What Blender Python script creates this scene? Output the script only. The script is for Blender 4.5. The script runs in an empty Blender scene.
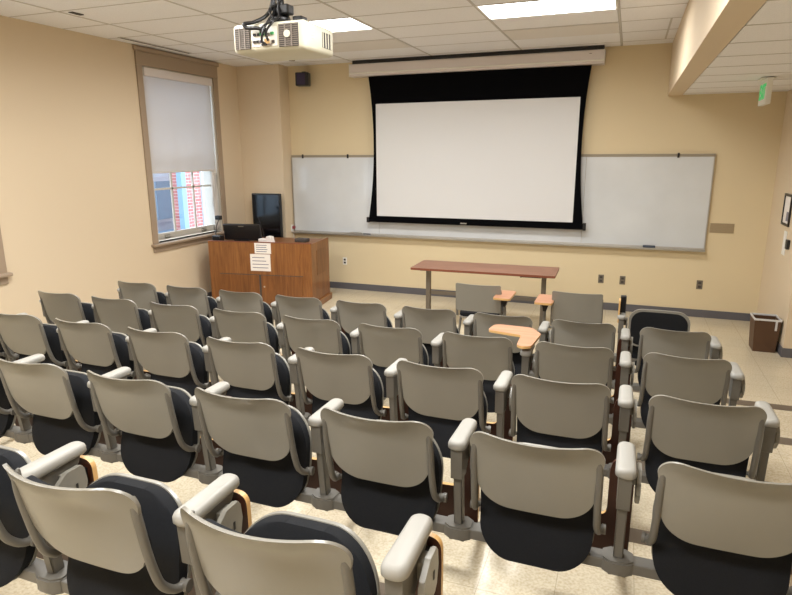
import bpy, bmesh, math, random
from math import sin, cos, pi, sqrt, radians
from mathutils import Vector, Matrix
random.seed(4)
S = bpy.context.scene
COL = S.collection
# ------------------------------------------------------------------ helpers
def lin(c):
    c = c/255.0
    return c/12.92 if c <= .04045 else ((c+.055)/1.055)**2.4
def rgb(r, g, b): return (lin(r), lin(g), lin(b), 1.0)
def mat(name, col, rough=.5, metal=0., spec=.5, emis=None, estr=0., noise=None, bump=None, coat=0.):
    """noise=(scale, amount) colour variation; bump=(scale,strength)"""
    m = bpy.data.materials.new(name); m.use_nodes = True
    nt = m.node_tree; b = nt.nodes['Principled BSDF']
    b.inputs['Base Color'].default_value = col
    b.inputs['Roughness'].default_value = rough
    b.inputs['Metallic'].default_value = metal
    b.inputs['Specular IOR Level'].default_value = spec
    b.inputs['Coat Weight'].default_value = coat
    if emis:
        b.inputs['Emission Color'].default_value = emis
        b.inputs['Emission Strength'].default_value = estr
    if noise or bump:
        tc = nt.nodes.new('ShaderNodeTexCoord')
    if noise:
        n = nt.nodes.new('ShaderNodeTexNoise'); n.inputs['Scale'].default_value = noise[0]; n.inputs['Detail'].default_value = 4
        nt.links.new(tc.outputs['Object'], n.inputs['Vector'])
        r = nt.nodes.new('ShaderNodeValToRGB')
        a = noise[1]
        r.color_ramp.elements[0].position = .3; r.color_ramp.elements[1].position = .7
        r.color_ramp.elements[0].color = (col[0]*(1-a), col[1]*(1-a), col[2]*(1-a), 1)
        r.color_ramp.elements[1].color = (min(1, col[0]*(1+a)), min(1, col[1]*(1+a)), min(1, col[2]*(1+a)), 1)
        nt.links.new(n.outputs['Fac'], r.inputs['Fac']); nt.links.new(r.outputs['Color'], b.inputs['Base Color'])
    if bump:
        n2 = nt.nodes.new('ShaderNodeTexNoise'); n2.inputs['Scale'].default_value = bump[0]; n2.inputs['Detail'].default_value = 3
        nt.links.new(tc.outputs['Object'], n2.inputs['Vector'])
        bp = nt.nodes.new('ShaderNodeBump'); bp.inputs['Strength'].default_value = bump[1]; bp.inputs['Distance'].default_value = .002
        nt.links.new(n2.outputs['Fac'], bp.inputs['Height']); nt.links.new(bp.outputs['Normal'], b.inputs['Normal'])
    return m
def wood(name, c1, c2, rough=.4, axis=2, scale=9., stretch=.06, coat=0.):
    m = bpy.data.materials.new(name); m.use_nodes = True
    nt = m.node_tree; b = nt.nodes['Principled BSDF']; b.inputs['Roughness'].default_value = rough
    b.inputs['Coat Weight'].default_value = coat
    tc = nt.nodes.new('ShaderNodeTexCoord'); mp = nt.nodes.new('ShaderNodeMapping')
    sc = [1, 1, 1]; sc[axis] = stretch; mp.inputs['Scale'].default_value = sc
    n = nt.nodes.new('ShaderNodeTexNoise'); n.inputs['Scale'].default_value = scale; n.inputs['Detail'].default_value = 8; n.inputs['Roughness'].default_value = .65
    n.inputs['Distortion'].default_value = 1.2
    r = nt.nodes.new('ShaderNodeValToRGB'); r.color_ramp.elements[0].position = .33; r.color_ramp.elements[1].position = .68
    r.color_ramp.elements[0].color = c1; r.color_ramp.elements[1].color = c2
    nt.links.new(tc.outputs['Object'], mp.inputs['Vector']); nt.links.new(mp.outputs['Vector'], n.inputs['Vector'])
    nt.links.new(n.outputs['Fac'], r.inputs['Fac']); nt.links.new(r.outputs['Color'], b.inputs['Base Color'])
    return m

def box(bm, x0, x1, y0, y1, z0, z1, bev=0., mi=0):
    v = [bm.verts.new(p) for p in ((x0,y0,z0),(x1,y0,z0),(x1,y1,z0),(x0,y1,z0),(x0,y0,z1),(x1,y0,z1),(x1,y1,z1),(x0,y1,z1))]
    fs = [bm.faces.new([v[i] for i in q]) for q in ((0,3,2,1),(4,5,6,7),(0,1,5,4),(1,2,6,5),(2,3,7,6),(3,0,4,7))]
    for f in fs: f.material_index = mi
    if bev > 0:
        es = list({e for f in fs for e in f.edges})
        r = bmesh.ops.bevel(bm, geom=es, offset=bev, segments=2, affect='EDGES', profile=.5)
        for f in r['faces']: f.material_index = mi
def prism(bm, pts, axis, a, b, mi=0, mi_side=None):
    """extrude a polygon; axis = the extrusion axis; pts are the 2 other coords in order"""
    def P(u, v, w):
        if axis == 0: return (w, u, v)
        if axis == 1: return (u, w, v)
        return (u, v, w)
    A = [bm.verts.new(P(u, v, a)) for u, v in pts]; B = [bm.verts.new(P(u, v, b)) for u, v in pts]
    f = bm.faces.new(A); f.material_index = mi; f = bm.faces.new(B[::-1]); f.material_index = mi
    n = len(pts)
    for i in range(n):
        f = bm.faces.new((A[i], B[i], B[(i+1) % n], A[(i+1) % n])); f.material_index = mi if mi_side is None else mi_side
def round_poly(pts, r, seg=4):
    """round the corners of a polygon; r is a number or a list"""
    out = []; n = len(pts)
    for i in range(n):
        ri = r[i] if isinstance(r, (list, tuple)) else r
        p = Vector(pts[i]); a = Vector(pts[i-1])-p; b = Vector(pts[(i+1) % n])-p
        if ri <= 0: out.append(tuple(p)); continue
        la, lb = a.length, b.length; a.normalize(); b.normalize()
        ang = a.angle(b); d = min(ri/max(.05, math.tan(ang/2)), la*.49, lb*.49)
        p0 = p+a*d; p1 = p+b*d
        for k in range(seg+1):
            t = k/seg
            q = p0*(1-t)**2+p*2*t*(1-t)+p1*t**2
            out.append((q.x, q.y))
    return out
def tube(bm, path, r, seg=10, mi=0, caps=True):
    path = [Vector(p) for p in path]; rings = []
    n0 = None
    for i, p in enumerate(path):
        d = (path[min(i+1, len(path)-1)]-path[max(i-1, 0)]).normalized()
        if n0 is None:
            n0 = d.orthogonal().normalized()
        n0 = (n0-d*n0.dot(d)).normalized()
        b = d.cross(n0); rr = r[i] if isinstance(r, (list, tuple)) else r
        rings.append([bm.verts.new(p+(n0*cos(2*pi*k/seg)+b*sin(2*pi*k/seg))*rr) for k in range(seg)])
    for a, b in zip(rings, rings[1:]):
        for k in range(seg):
            f = bm.faces.new((a[k], a[(k+1) % seg], b[(k+1) % seg], b[k])); f.material_index = mi; f.smooth = True
    if caps:
        f = bm.faces.new(rings[0][::-1]); f.material_index = mi; f = bm.faces.new(rings[-1]); f.material_index = mi
def smooth_path(pts, n=6):
    """Catmull-Rom through pts"""
    P = [Vector(p) for p in pts]; P = [P[0]*2-P[1]]+P+[P[-1]*2-P[-2]]; out = []
    for i in range(1, len(P)-2):
        for k in range(n):
            t = k/n
            out.append(.5*((2*P[i])+(P[i+1]-P[i-1])*t+(2*P[i-1]-5*P[i]+4*P[i+1]-P[i+2])*t*t+(3*P[i]-P[i-1]-3*P[i+1]+P[i+2])*t**3))
    out.append(P[-2]); return out
def mesh(bm, name, mats, smooth=False, recalc=True):
    if recalc: bmesh.ops.recalc_face_normals(bm, faces=bm.faces[:])
    me = bpy.data.meshes.new(name); bm.to_mesh(me); bm.free()
    for m in (mats if isinstance(mats, (list, tuple)) else [mats]): me.materials.append(m)
    if smooth:
        me.polygons.foreach_set('use_smooth', [True]*len(me.polygons))
        try: me.set_sharp_from_angle(angle=radians(52))
        except Exception: pass
    return me
def obj(name, me, parent=None, loc=None):
    o = bpy.data.objects.new(name, me); COL.objects.link(o)
    if parent: o.parent = parent
    if loc: o.location = loc
    return o
def ob(name, bm, mats, parent=None, smooth=False, loc=None):
    return obj(name, mesh(bm, name, mats, smooth), parent, loc)
def tag(o, label, cat, group=None):
    o['label'] = label; o['category'] = cat
    if group: o['group'] = group
    return o
def thing(name, label, cat, loc=(0,0,0), rz=0, group=None):
    o = bpy.data.objects.new(name, None); COL.objects.link(o); o.location = loc; o.rotation_euler = (0, 0, rz)
    o.empty_display_size = .1
    return tag(o, label, cat, group)
def struct(name, bm, mats, parent=None, smooth=False):
    o = ob(name, bm, mats, parent, smooth)
    if not parent: o['kind'] = 'structure'
    return o
def BM(): return bmesh.new()
def bx(name, b, m, parent=None, bev=0., smooth=False):
    bm = BM(); box(bm, *b, bev=bev); return ob(name, bm, m, parent, smooth)

# ------------------------------------------------------------------ materials
M = {}
M['wall'] = mat('tan_paint', rgb(216, 198, 170), .75, bump=(180, .12))
M['wall_front'] = mat('yellow_tan_paint', rgb(216, 199, 163), .75, bump=(180, .12))
M['tile'] = mat('ceiling_tile', rgb(240, 240, 242), .9, noise=(160, .06), bump=(260, .5))
M['tbar'] = mat('ceiling_grid_metal', rgb(198, 194, 188), .6)
M['gap'] = mat('tile_gap_dark', rgb(120, 110, 100), .9)
M['tile_grey'] = mat('ceiling_vent_grey', rgb(226, 222, 216), .8)
M['vinyl'] = mat('vinyl_base', rgb(92, 90, 94), .5)
M['nosing'] = mat('stair_nosing_vinyl', rgb(104, 92, 78), .55)
M['taupe'] = mat('taupe_trim_paint', rgb(160, 141, 120), .5)
M['shell'] = mat('warm_grey_plastic', rgb(134, 131, 122), .28, spec=.5, bump=(420, .12))
M['arm'] = mat('pale_grey_arm_plastic', rgb(154, 152, 145), .48, bump=(300, .12))
M['steel'] = mat('grey_powder_coat', rgb(102, 99, 92), .42, bump=(300, .08))
M['fabric'] = mat('charcoal_upholstery', rgb(20, 22, 26), .8, spec=.25, noise=(260, .25), bump=(700, .5))
M['brown'] = mat('dark_brown_tablet_back', rgb(60, 28, 14), .4)
M['lam'] = wood('oak_laminate', rgb(176, 124, 92), rgb(198, 148, 116), .35, axis=0, scale=26)
M['edge'] = mat('tan_edge_band', rgb(214, 172, 112), .4)
M['black'] = mat('black_plastic', rgb(22, 22, 24), .4)
M['blackgloss'] = mat('black_glass', rgb(10, 11, 14), .12)
M['podium'] = wood('oak_veneer', rgb(112, 66, 28), rgb(150, 98, 50), .38, axis=2, scale=22, stretch=.08, coat=.2)
M['podium_dark'] = wood('oak_veneer_panel', rgb(100, 58, 24), rgb(138, 88, 44), .4, axis=2, scale=22, stretch=.08)
M['table'] = wood('cherry_laminate', rgb(138, 94, 72), rgb(160, 116, 92), .3, axis=0, scale=14, stretch=.1)
M['table_edge'] = mat('cherry_edge', rgb(120, 66, 44), .45)
M['screen'] = mat('projection_fabric', rgb(212, 212, 211), .85)
M['screen_black'] = mat('screen_border_black', rgb(6, 6, 8), .95, spec=.08)
M['case'] = mat('screen_case_white', rgb(220, 213, 211), .45)
M['board'] = mat('whiteboard_enamel', rgb(206, 209, 210), .22, noise=(1.6, .05), coat=.3)
M['alu'] = mat('aluminium', rgb(180, 176, 168), .38, metal=.6)
M['corkrail'] = mat('map_rail', rgb(150, 140, 122), .7)
M['white'] = mat('white_plastic', rgb(232, 230, 222), .4)
M['cream'] = mat('cream_projector_plastic', rgb(206, 202, 182), .4)
M['grille'] = mat('grey_grille', rgb(118, 108, 98), .6)
M['grille_dark'] = mat('dark_grille', rgb(70, 64, 60), .7)
M['paper'] = mat('paper', rgb(238, 232, 226), .8)
M['ink'] = mat('ink_grey', rgb(130, 128, 140), .8)
M['green'] = mat('connector_green', rgb(60, 150, 90), .5)
M['bin'] = mat('bin_brown', rgb(82, 56, 36), .5)
M['liner'] = mat('bin_liner', rgb(205, 205, 205), .35)
M['plate'] = mat('steel_cover_plate', rgb(120, 112, 100), .4, metal=.4)
M['grillwall'] = mat('wall_vent_tan', rgb(160, 142, 112), .6)
M['navy'] = mat('dark_purple_cloth', rgb(48, 38, 70), .6)
M['curtain'] = mat('grey_white_fabric', rgb(206, 200, 192), .7)
M['exitg'] = mat('exit_green', rgb(70, 200, 120), .5, emis=rgb(60, 210, 120), estr=.35)
M['sash'] = mat('white_sash_paint', rgb(196, 190, 178), .5)
M['marker'] = mat('felt_eraser_dark', rgb(60, 70, 84), .7)
M['red'] = mat('dull_red_plastic', rgb(150, 70, 74), .5)

def emitter(name, col, s):
    m = bpy.data.materials.new(name); m.use_nodes = True; nt = m.node_tree
    nt.nodes.remove(nt.nodes['Principled BSDF'])
    e = nt.nodes.new('ShaderNodeEmission'); e.inputs[0].default_value = col; e.inputs[1].default_value = s
    nt.links.new(e.outputs[0], nt.nodes['Material Output'].inputs[0]); return m
M['diffuser'] = emitter('lamp_diffuser', (.97, .985, 1.0, 1), 9.0)

# floor: speckled cream vinyl tile with fine joints
def floor_mat():
    m = bpy.data.materials.new('speckled_vinyl_tile'); m.use_nodes = True; nt = m.node_tree; b = nt.nodes['Principled BSDF']
    L = nt.links.new; N = nt.nodes.new
    tc = N('ShaderNodeTexCoord')
    n1 = N('ShaderNodeTexNoise'); n1.inputs['Scale'].default_value = 85; n1.inputs['Detail'].default_value = 3
    r1 = N('ShaderNodeValToRGB'); e = r1.color_ramp.elements
    e[0].position = .3; e[0].color = rgb(206, 190, 160); e[1].position = .62; e[1].color = rgb(230, 219, 193)
    n2 = N('ShaderNodeTexNoise'); n2.inputs['Scale'].default_value = 1.3; n2.inputs['Detail'].default_value = 3
    mx = N('ShaderNodeMixRGB'); mx.blend_type = 'MULTIPLY'; mx.inputs[0].default_value = .35
    L(tc.outputs['Object'], n1.inputs['Vector']); L(tc.outputs['Object'], n2.inputs['Vector'])
    L(n1.outputs['Fac'], r1.inputs['Fac']); L(r1.outputs['Color'], mx.inputs[1]); L(n2.outputs['Fac'], mx.inputs[2])
    br = N('ShaderNodeTexBrick'); br.offset = 0; br.squash = 1
    br.inputs['Scale'].default_value = 1; br.inputs['Brick Width'].default_value = .305; br.inputs['Row Height'].default_value = .305
    br.inputs['Mortar Size'].default_value = .0022; br.inputs['Mortar Smooth'].default_value = .3
    mp = N('ShaderNodeMapping'); mp.inputs['Location'].default_value = (-.055, .02, 0)
    L(tc.outputs['Object'], mp.inputs['Vector']); L(mp.outputs['Vector'], br.inputs['Vector'])
    m2 = N('ShaderNodeMixRGB'); m2.inputs[2].default_value = rgb(150, 134, 108)
    sc = N('ShaderNodeMath'); sc.operation = 'MULTIPLY'; sc.inputs[1].default_value = .55
    L(br.outputs['Fac'], sc.inputs[0]); L(sc.outputs[0], m2.inputs[0]); L(mx.outputs['Color'], m2.inputs[1])
    L(m2.outputs['Color'], b.inputs['Base Color'])
    b.inputs['Roughness'].default_value = .2; b.inputs['Specular IOR Level'].default_value = .5
    n3 = N('ShaderNodeTexNoise'); n3.inputs['Scale'].default_value = 9; L(tc.outputs['Object'], n3.inputs['Vector'])
    bp = N('ShaderNodeBump'); bp.inputs['Strength'].default_value = .12; bp.inputs['Distance'].default_value = .004
    L(n3.outputs['Fac'], bp.inputs['Height']); L(bp.outputs['Normal'], b.inputs['Normal'])
    return m
M['floor'] = floor_mat()
def brick_mat(name, c1, c2, mortar, bw, rh):
    m = bpy.data.materials.new(name); m.use_nodes = True; nt = m.node_tree; b = nt.nodes['Principled BSDF']
    tc = nt.nodes.new('ShaderNodeTexCoord'); mp = nt.nodes.new('ShaderNodeMapping'); mp.inputs['Rotation'].default_value = (radians(90), 0, radians(90))
    sp = nt.nodes.new('ShaderNodeSeparateXYZ'); cb = nt.nodes.new('ShaderNodeCombineXYZ')
    br = nt.nodes.new('ShaderNodeTexBrick'); br.inputs['Scale'].default_value = 1
    br.inputs['Color1'].default_value = c1; br.inputs['Color2'].default_value = c2; br.inputs['Mortar'].default_value = mortar
    br.inputs['Brick Width'].default_value = bw; br.inputs['Row Height'].default_value = rh; br.inputs['Mortar Size'].default_value = .01
    nt.links.new(tc.outputs['Object'], sp.inputs[0]); nt.links.new(sp.outputs['Y'], cb.inputs['X']); nt.links.new(sp.outputs['Z'], cb.inputs['Y'])
    nt.links.new(cb.outputs[0], br.inputs['Vector']); nt.links.new(br.outputs['Color'], b.inputs['Base Color'])
    b.inputs['Roughness'].default_value = .8
    nt.nodes.remove(mp)
    return m
def glass_mat():
    m = bpy.data.materials.new('window_glass'); m.use_nodes = True; nt = m.node_tree
    nt.nodes.remove(nt.nodes['Principled BSDF'])
    t = nt.nodes.new('ShaderNodeBsdfTransparent'); g = nt.nodes.new('ShaderNodeBsdfGlossy'); g.inputs['Roughness'].default_value = .02
    mx = nt.nodes.new('ShaderNodeMixShader'); mx.inputs[0].default_value = .06
    nt.links.new(t.outputs[0], mx.inputs[1]); nt.links.new(g.outputs[0], mx.inputs[2]); nt.links.new(mx.outputs[0], nt.nodes['Material Output'].inputs[0])
    return m
M['glass'] = glass_mat()
def blind_mat():
    m = bpy.data.materials.new('blind_fabric'); m.use_nodes = True; nt = m.node_tree
    nt.nodes.remove(nt.nodes['Principled BSDF'])
    d = nt.nodes.new('ShaderNodeBsdfDiffuse'); d.inputs[0].default_value = rgb(204, 198, 192)
    t = nt.nodes.new('ShaderNodeBsdfTranslucent'); t.inputs[0].default_value = rgb(205, 200, 198)
    mx = nt.nodes.new('ShaderNodeMixShader'); mx.inputs[0].default_value = .22
    nt.links.new(d.outputs[0], mx.inputs[1]); nt.links.new(t.outputs[0], mx.inputs[2]); nt.links.new(mx.outputs[0], nt.nodes['Material Output'].inputs[0])
    return m
M['blind'] = blind_mat()

# ------------------------------------------------------------------ the room shell
XL, XR, XR2, YB, ZC, ZL = -5.518, 1.863, 3.1, -11.0, 3.395, 2.786
NOSE = [(-3.15, .086), (-4.02, .172), (-4.89, .258), (-5.77, .344), (-6.656, .445)]
def band(name, pts): pass
# floor: the flat front area and the five broad platforms, one stepped slab
bm = BM()
prof = [(.15, -.12), (.15, 0)]
z = 0
for y, zz in NOSE:
    prof += [(y, z), (y, zz)]; z = zz
prof += [(YB-.15, z), (YB-.15, -.12)]
prism(bm, prof, 0, XL-.15, XR2+.15)
struct('floor', bm, M['floor'])
for k, (y, zz) in enumerate(NOSE):
    bm = BM(); lo = NOSE[k-1][1] if k else 0
    prism(bm, [(y+.006, lo+.002), (y+.012, zz-.006), (y+.008, zz+.003), (y-.105, zz+.003), (y-.105, zz-.002), (y-.004, zz-.004), (y-.004, lo+.002)], 0, XL+.002, XR2-.002)
    struct('trim_%d' % (k+10), bm, M['nosing'])
# front wall (behind the board), the corner chase, left wall with two window openings, right wall
bm = BM(); box(bm, XL-.3, XR2+.3, 0, .15, -.1, ZC+.25); struct('wall_front', bm, M['wall_front'])
bm = BM(); box(bm, XL-.001, -4.78, -.27, .001, -.002, ZC+.05); struct('wall_front_chase', bm, M['wall'])
WY0, WY1, WZ0, WZ1 = -2.280, -.885, .965, 3.17     # first window opening
VY0, VY1 = -5.90, -4.50                             # second window opening, cut by the left image edge
bm = BM()
def wseg(y0, y1, z0, z1): box(bm, XL-.28, XL, y0, y1, z0, z1)
for y0, y1 in ((WY1, .15), (VY1, WY0), (YB-.15, VY0)): wseg(y0, y1, -.1, ZC+.25)
for y0, y1 in ((WY0, WY1), (VY0, VY1)):
    wseg(y0, y1, -.1, WZ0); wseg(y0, y1, WZ1, ZC+.25)
struct('wall_left', bm, M['wall'])
bm = BM(); box(bm, XR, XR2+.3, -1.47, .001, -.1, ZC+.25); struct('wall_right', bm, M['wall'])
bm = BM(); box(bm, XR2, XR2+.3, YB-.15, -1.469, -.1, ZC+.25); struct('wall_right_side', bm, M['wall'])
bm = BM(); box(bm, XL-.28, XR2+.3, YB-.15, YB, -.1, ZC+.25); struct('wall_rear', bm, M['wall'])
# baseboards
def bb(name, x0, x1, y0, y1):
    bm = BM(); box(bm, x0, x1, y0, y1, 0, .1, bev=.002); struct(name, bm, M['vinyl'])
bb('baseboard_front', -4.78, XR, -.012, -.0005)
bb('baseboard_chase', -4.779, -4.768, -.27, -.013)
bb('baseboard_left', XL+.0005, XL+.012, -3.14, -.272)
bb('baseboard_right', XR-.012, XR-.0005, -1.468, -.013)
bb('baseboard_right_side', XR-.012, XR2, -1.482, -1.4705)
# ceilings: tiles over a grid
def ceiling(name, x0, x1, y0, y1, z, gx, gy, tw=1.22, th=.61, holes=()):
    bm = BM(); box(bm, x0, x1, y0, y1, z+.012, z+.06, mi=1)       # dark gap plane above the tiles
    i0 = math.floor((x0-gx)/tw); j0 = math.floor((y0-gy)/th)
    for i in range(i0, int((x1-gx)/tw)+2):
        for j in range(j0, int((y1-gy)/th)+2):
            if (i, j) in holes: continue
            a, b = max(x0, gx+i*tw+.014), min(x1, gx+(i+1)*tw-.014); c, d = max(y0, gy+j*th+.010), min(y1, gy+(j+1)*th-.010)
            if b-a > .02 and d-c > .02: box(bm, a, b, c, d, z+.003, z+.02)
    struct(name, bm, [M['tile'], M['gap']])
    # the painted T bars
    bm = BM()
    for i in range(i0, int((x1-gx)/tw)+2):
        x = gx+i*tw
        if x0 < x < x1: box(bm, x-.011, x+.011, y0, y1, z, z+.006)
    for j in range(j0, int((y1-gy)/th)+2):
        y = gy+j*th
        if y0 < y < y1: box(bm, x0, x1, y-.006, y+.006, z+.001, z+.007)
    return bm
GX, GY = 0.0, -2.143
LIGHTS = [(-1, -1), (-3, -1), (-1, -6), (-3, -6), (-1, -11), (-3, -11)]
bmg = ceiling('ceiling', XL, .58, YB, 0, ZC, GX, GY, holes=set(LIGHTS))
box(bmg, .475, .495, GY+.61, GY+3*.61-.001, ZC, ZC+.006)
struct('trim_1', bmg, M['tbar'])
bmg = ceiling('ceiling_low', .74, XR2, YB, 0, ZL, .74, -.79, tw=2.44, th=.61)
struct('trim_2', bmg, M['tbar'])
bm = BM(); box(bm, .58, .745, YB, 0, ZL-.002, ZC+.05); struct('wall_bulkhead', bm, M['wall'])
bm = BM(); box(bm, .744, XR2, YB, 0, ZL+.07, ZL+.12); struct('ceiling_low_deck', bm, M['tile'])
bm = BM(); box(bm, XL-.28, XR2+.3, YB-.15, .15, ZC+.25, ZC+.4); struct('ceiling_deck', bm, M['tile'])
# ceiling lights
for k, (i, j) in enumerate(LIGHTS):
    x0, y0 = GX+i*1.22, GY+j*.61
    nm = {(-1,-1): 'recessed ceiling light panel in front of the screen case, right of the projector',
          (-3,-1): 'recessed ceiling light panel half hidden behind the projector'}.get((i, j), 'recessed ceiling light panel %s, %s' % ('on the aisle side' if i == -1 else 'on the window side', 'above the middle rows' if j == -6 else 'at the rear of the room'))
    t = thing('ceiling_light', nm, 'light', (x0+.61, y0+.305, ZC), group='recessed ceiling lights')
    bm = BM()
    for q in ((-.604,.604,-.30,-.285),(-.604,.604,.285,.30),(-.604,-.585,-.285,.285),(.585,.604,-.285,.285)): box(bm, q[0], q[1], q[2], q[3], -.002, .05)
    ob('light_frame', bm, M['white'], t)
    bm = BM(); box(bm, -.583, .583, -.283, .283, .008, .03); ob('light_diffuser', bm, M['diffuser'], t)
    ld = bpy.data.lights.new('lamp', 'AREA'); ld.shape = 'RECTANGLE'; ld.size = 1.15; ld.size_y = .55; ld.spread = radians(170)
    ld.energy = 42 if j == -1 else (74 if j == -6 else 60); ld.color = (1.0, .985, .965)
    lo = bpy.data.objects.new('lamp', ld); COL.objects.link(lo); lo.parent = t; lo.location = (0, 0, .004)
# grey vent tiles and slot diffusers in the ceiling
for (i, j), lb in (((-1, 1), 'long grey ceiling vent tile right of centre, ahead of the bright light'), ((-3, 1), 'long grey ceiling vent tile behind the projector, ahead of the left light')):
    x0, y0 = GX+i*1.22, GY+j*.61
    bm = BM(); box(bm, x0+.02, x0+1.2, y0+.02, y0+.59, ZC-.003, ZC+.002); tag(ob('ceiling_vent', bm, M['tile_grey']), lb, 'vent')
bm = BM(); box(bm, -4.80, -4.75, -3.93, -3.80, ZC-.006, ZC+.001)
tag(ob('smoke_detector_slot', bm, M['grille_dark']), 'small dark slot fitting in the ceiling above the left wall', 'vent')
t = thing('slot_diffuser', 'long narrow slot air diffuser in the ceiling above the window', 'vent', (0,0,0))
bx('diffuser_frame', (-5.335, -5.275, -2.8, -1.6, ZC-.006, ZC+.001), M['tbar'], t)
bx('diffuser_slot', (-5.315, -5.295, -2.78, -1.62, ZC-.009, ZC-.005), M['grille_dark'], t)
bm = BM(); tube(bm, [(-4.35, -.62, ZC-.02), (-4.35, -.62, ZC+.002)], .045, 16); tag(ob('ceiling_sensor', bm, M['grille'], smooth=True), 'small round grey sensor on the ceiling near the corner chase', 'sensor')

# ------------------------------------------------------------------ windows
def window(n, y0, y1, blindz):
    w = bpy.data.objects.new('window_%d' % n, None); COL.objects.link(w); w['kind'] = 'structure'; w.location = (XL, (y0+y1)/2, WZ0)
    hw = (y1-y0)/2; H = WZ1-WZ0
    def part(nm, bm, m, par=w, smooth=False): return ob(nm, bm, m, par, smooth)
    bm = BM()                                      # casing
    box(bm, 0, .022, -hw-.09, -hw, -.02, H, bev=.004); box(bm, 0, .022, hw, hw+.10, -.02, H, bev=.004)
    box(bm, 0, .026, -hw-.09, hw+.10, H, H+.16, bev=.004); box(bm, 0, .05, -hw-.11, hw+.12, H+.16, H+.215, bev=.012)
    box(bm, 0, .014, -hw-.075, hw+.085, H+.05, H+.13)
    part('window_casing', bm, M['taupe'])
    bm = BM(); box(bm, -.13, .075, -hw-.12, hw+.12, -.035, 0.0, bev=.01); box(bm, 0, .02, -hw-.09, hw+.10, -.115, -.034, bev=.006)
    part('window_sill', bm, M['taupe'])
    bm = BM()                                      # reveals
    box(bm, -.27, .001, -hw-.001, -hw+.03, 0, H); box(bm, -.27, .001, hw-.03, hw+.001, 0, H); box(bm, -.27, .001, -hw, hw, H-.03, H+.001)
    part('window_jamb', bm, M['sash'])
    gx = -.105
    s = part('window_sash', BM(), M['sash']) if False else None
    bm = BM(); f = .045
    zb, zm, zt = .015, 1.12, H-.03
    L, R = -hw+.035, hw-.035
    for a, b in ((zb, zm),):
        box(bm, gx-.02, gx+.02, L, L+f, a, b); box(bm, gx-.02, gx+.02, R-f, R, a, b); box(bm, gx-.021, gx+.021, L, R, a, a+.09); box(bm, gx-.021, gx+.021, L, R, b-.045, b)
    for k in (1, 2):
        y = L+(R-L)*k/3; box(bm, gx-.012, gx+.012, y-.013, y+.013, zb+.09, zm)
    box(bm, gx-.012, gx+.012, L, R, .675, .70)
    ls = part('lower_sash', bm, M['sash'])
    bm = BM(); box(bm, gx-.003, gx+.003, L+.01, R-.01, zb+.04, zm-.01); part('window_pane', bm, M['glass'], ls)
    bm = BM(); gx2 = gx-.05
    box(bm, gx2-.02, gx2+.02, L, L+f, zm-.04, zt); box(bm, gx2-.02, gx2+.02, R-f, R, zm-.04, zt); box(bm, gx2-.021, gx2+.021, L, R, zm-.04, zm); box(bm, gx2-.021, gx2+.021, L, R, zt-.05, zt)
    for k in (1, 2):
        y = L+(R-L)*k/3; box(bm, gx2-.012, gx2+.012, y-.013, y+.013, zm, zt)
    box(bm, gx2-.012, gx2+.012, L, R, 1.62, 1.645)
    us = part('upper_sash', bm, M['sash'])
    bm = BM(); box(bm, gx2-.003, gx2+.003, L+.01, R-.01, zm-.02, zt-.01); part('window_pane', bm, M['glass'], us)
    for k, y in ((0, L+.25), (1, R-.3)):
        bm = BM(); box(bm, gx+.02, gx+.045, y-.05, y+.05, zb+.03, zb+.045, bev=.004); box(bm, gx+.02, gx+.03, y-.05, y+.05, zb+.02, zb+.07, bev=.004)
        part('sash_lift', bm, M['alu'], ls)
    t = thing('roller_blind', ['', 'grey-white roller blind drawn two thirds down the tall window', 'roller blind on the window cut off at the left edge of the view'][n], 'blind', (XL-.03, (y0+y1)/2, WZ1))
    bm = BM(); box(bm, -.03, .05, -hw+.03, hw-.03, -.115, -.015, bev=.006); ob('blind_valance', bm, M['case'], t)
    bm = BM(); nseg = 24; zb2 = blindz-WZ1; rows = []
    for a in range(nseg+1):
        y = -hw+.045+(2*hw-.09)*a/nseg; d = .004*sin(a*1.1)+.003*sin(a*.37)
        rows.append([bm.verts.new((.0+d*k/6+.01, y, -.1+(zb2+.1)*k/6)) for k in range(7)])
    for a, b in zip(rows, rows[1:]):
        for k in range(6): bm.faces.new((a[k], b[k], b[k+1], a[k+1])).smooth = True
    o = ob('blind_fabric', bm, M['blind'], t, True)
    bm = BM(); box(bm, .002, .02, -hw+.045, hw-.045, zb2-.012, zb2+.012, bev=.004); ob('hem_bar', bm, M['curtain'], t)
window(1, WY0, WY1, 1.875)
window(2, VY0, VY1, 1.875)
# narrow folded side drape hanging in the right jamb of the tall window
bm = BM(); rows = []
for a in range(25):
    u = a/24; y = WY1-.045-.085*u; x = XL-.028+.018*sin(u*19)
    rows.append([bm.verts.new((x, y+.012*sin(k*.9+a)*k/12, 1.0+.87*k/12)) for k in range(13)])
for a, b in zip(rows, rows[1:]):
    for k in range(12): bm.faces.new((a[k], b[k], b[k+1], a[k+1])).smooth = True
o = ob('side_drape', bm, M['curtain'], smooth=True)
md = o.modifiers.new('thick', 'SOLIDIFY'); md.thickness = .004
tag(o, 'narrow pleated whitish drape hanging inside the right jamb of the tall window', 'curtain')

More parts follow.
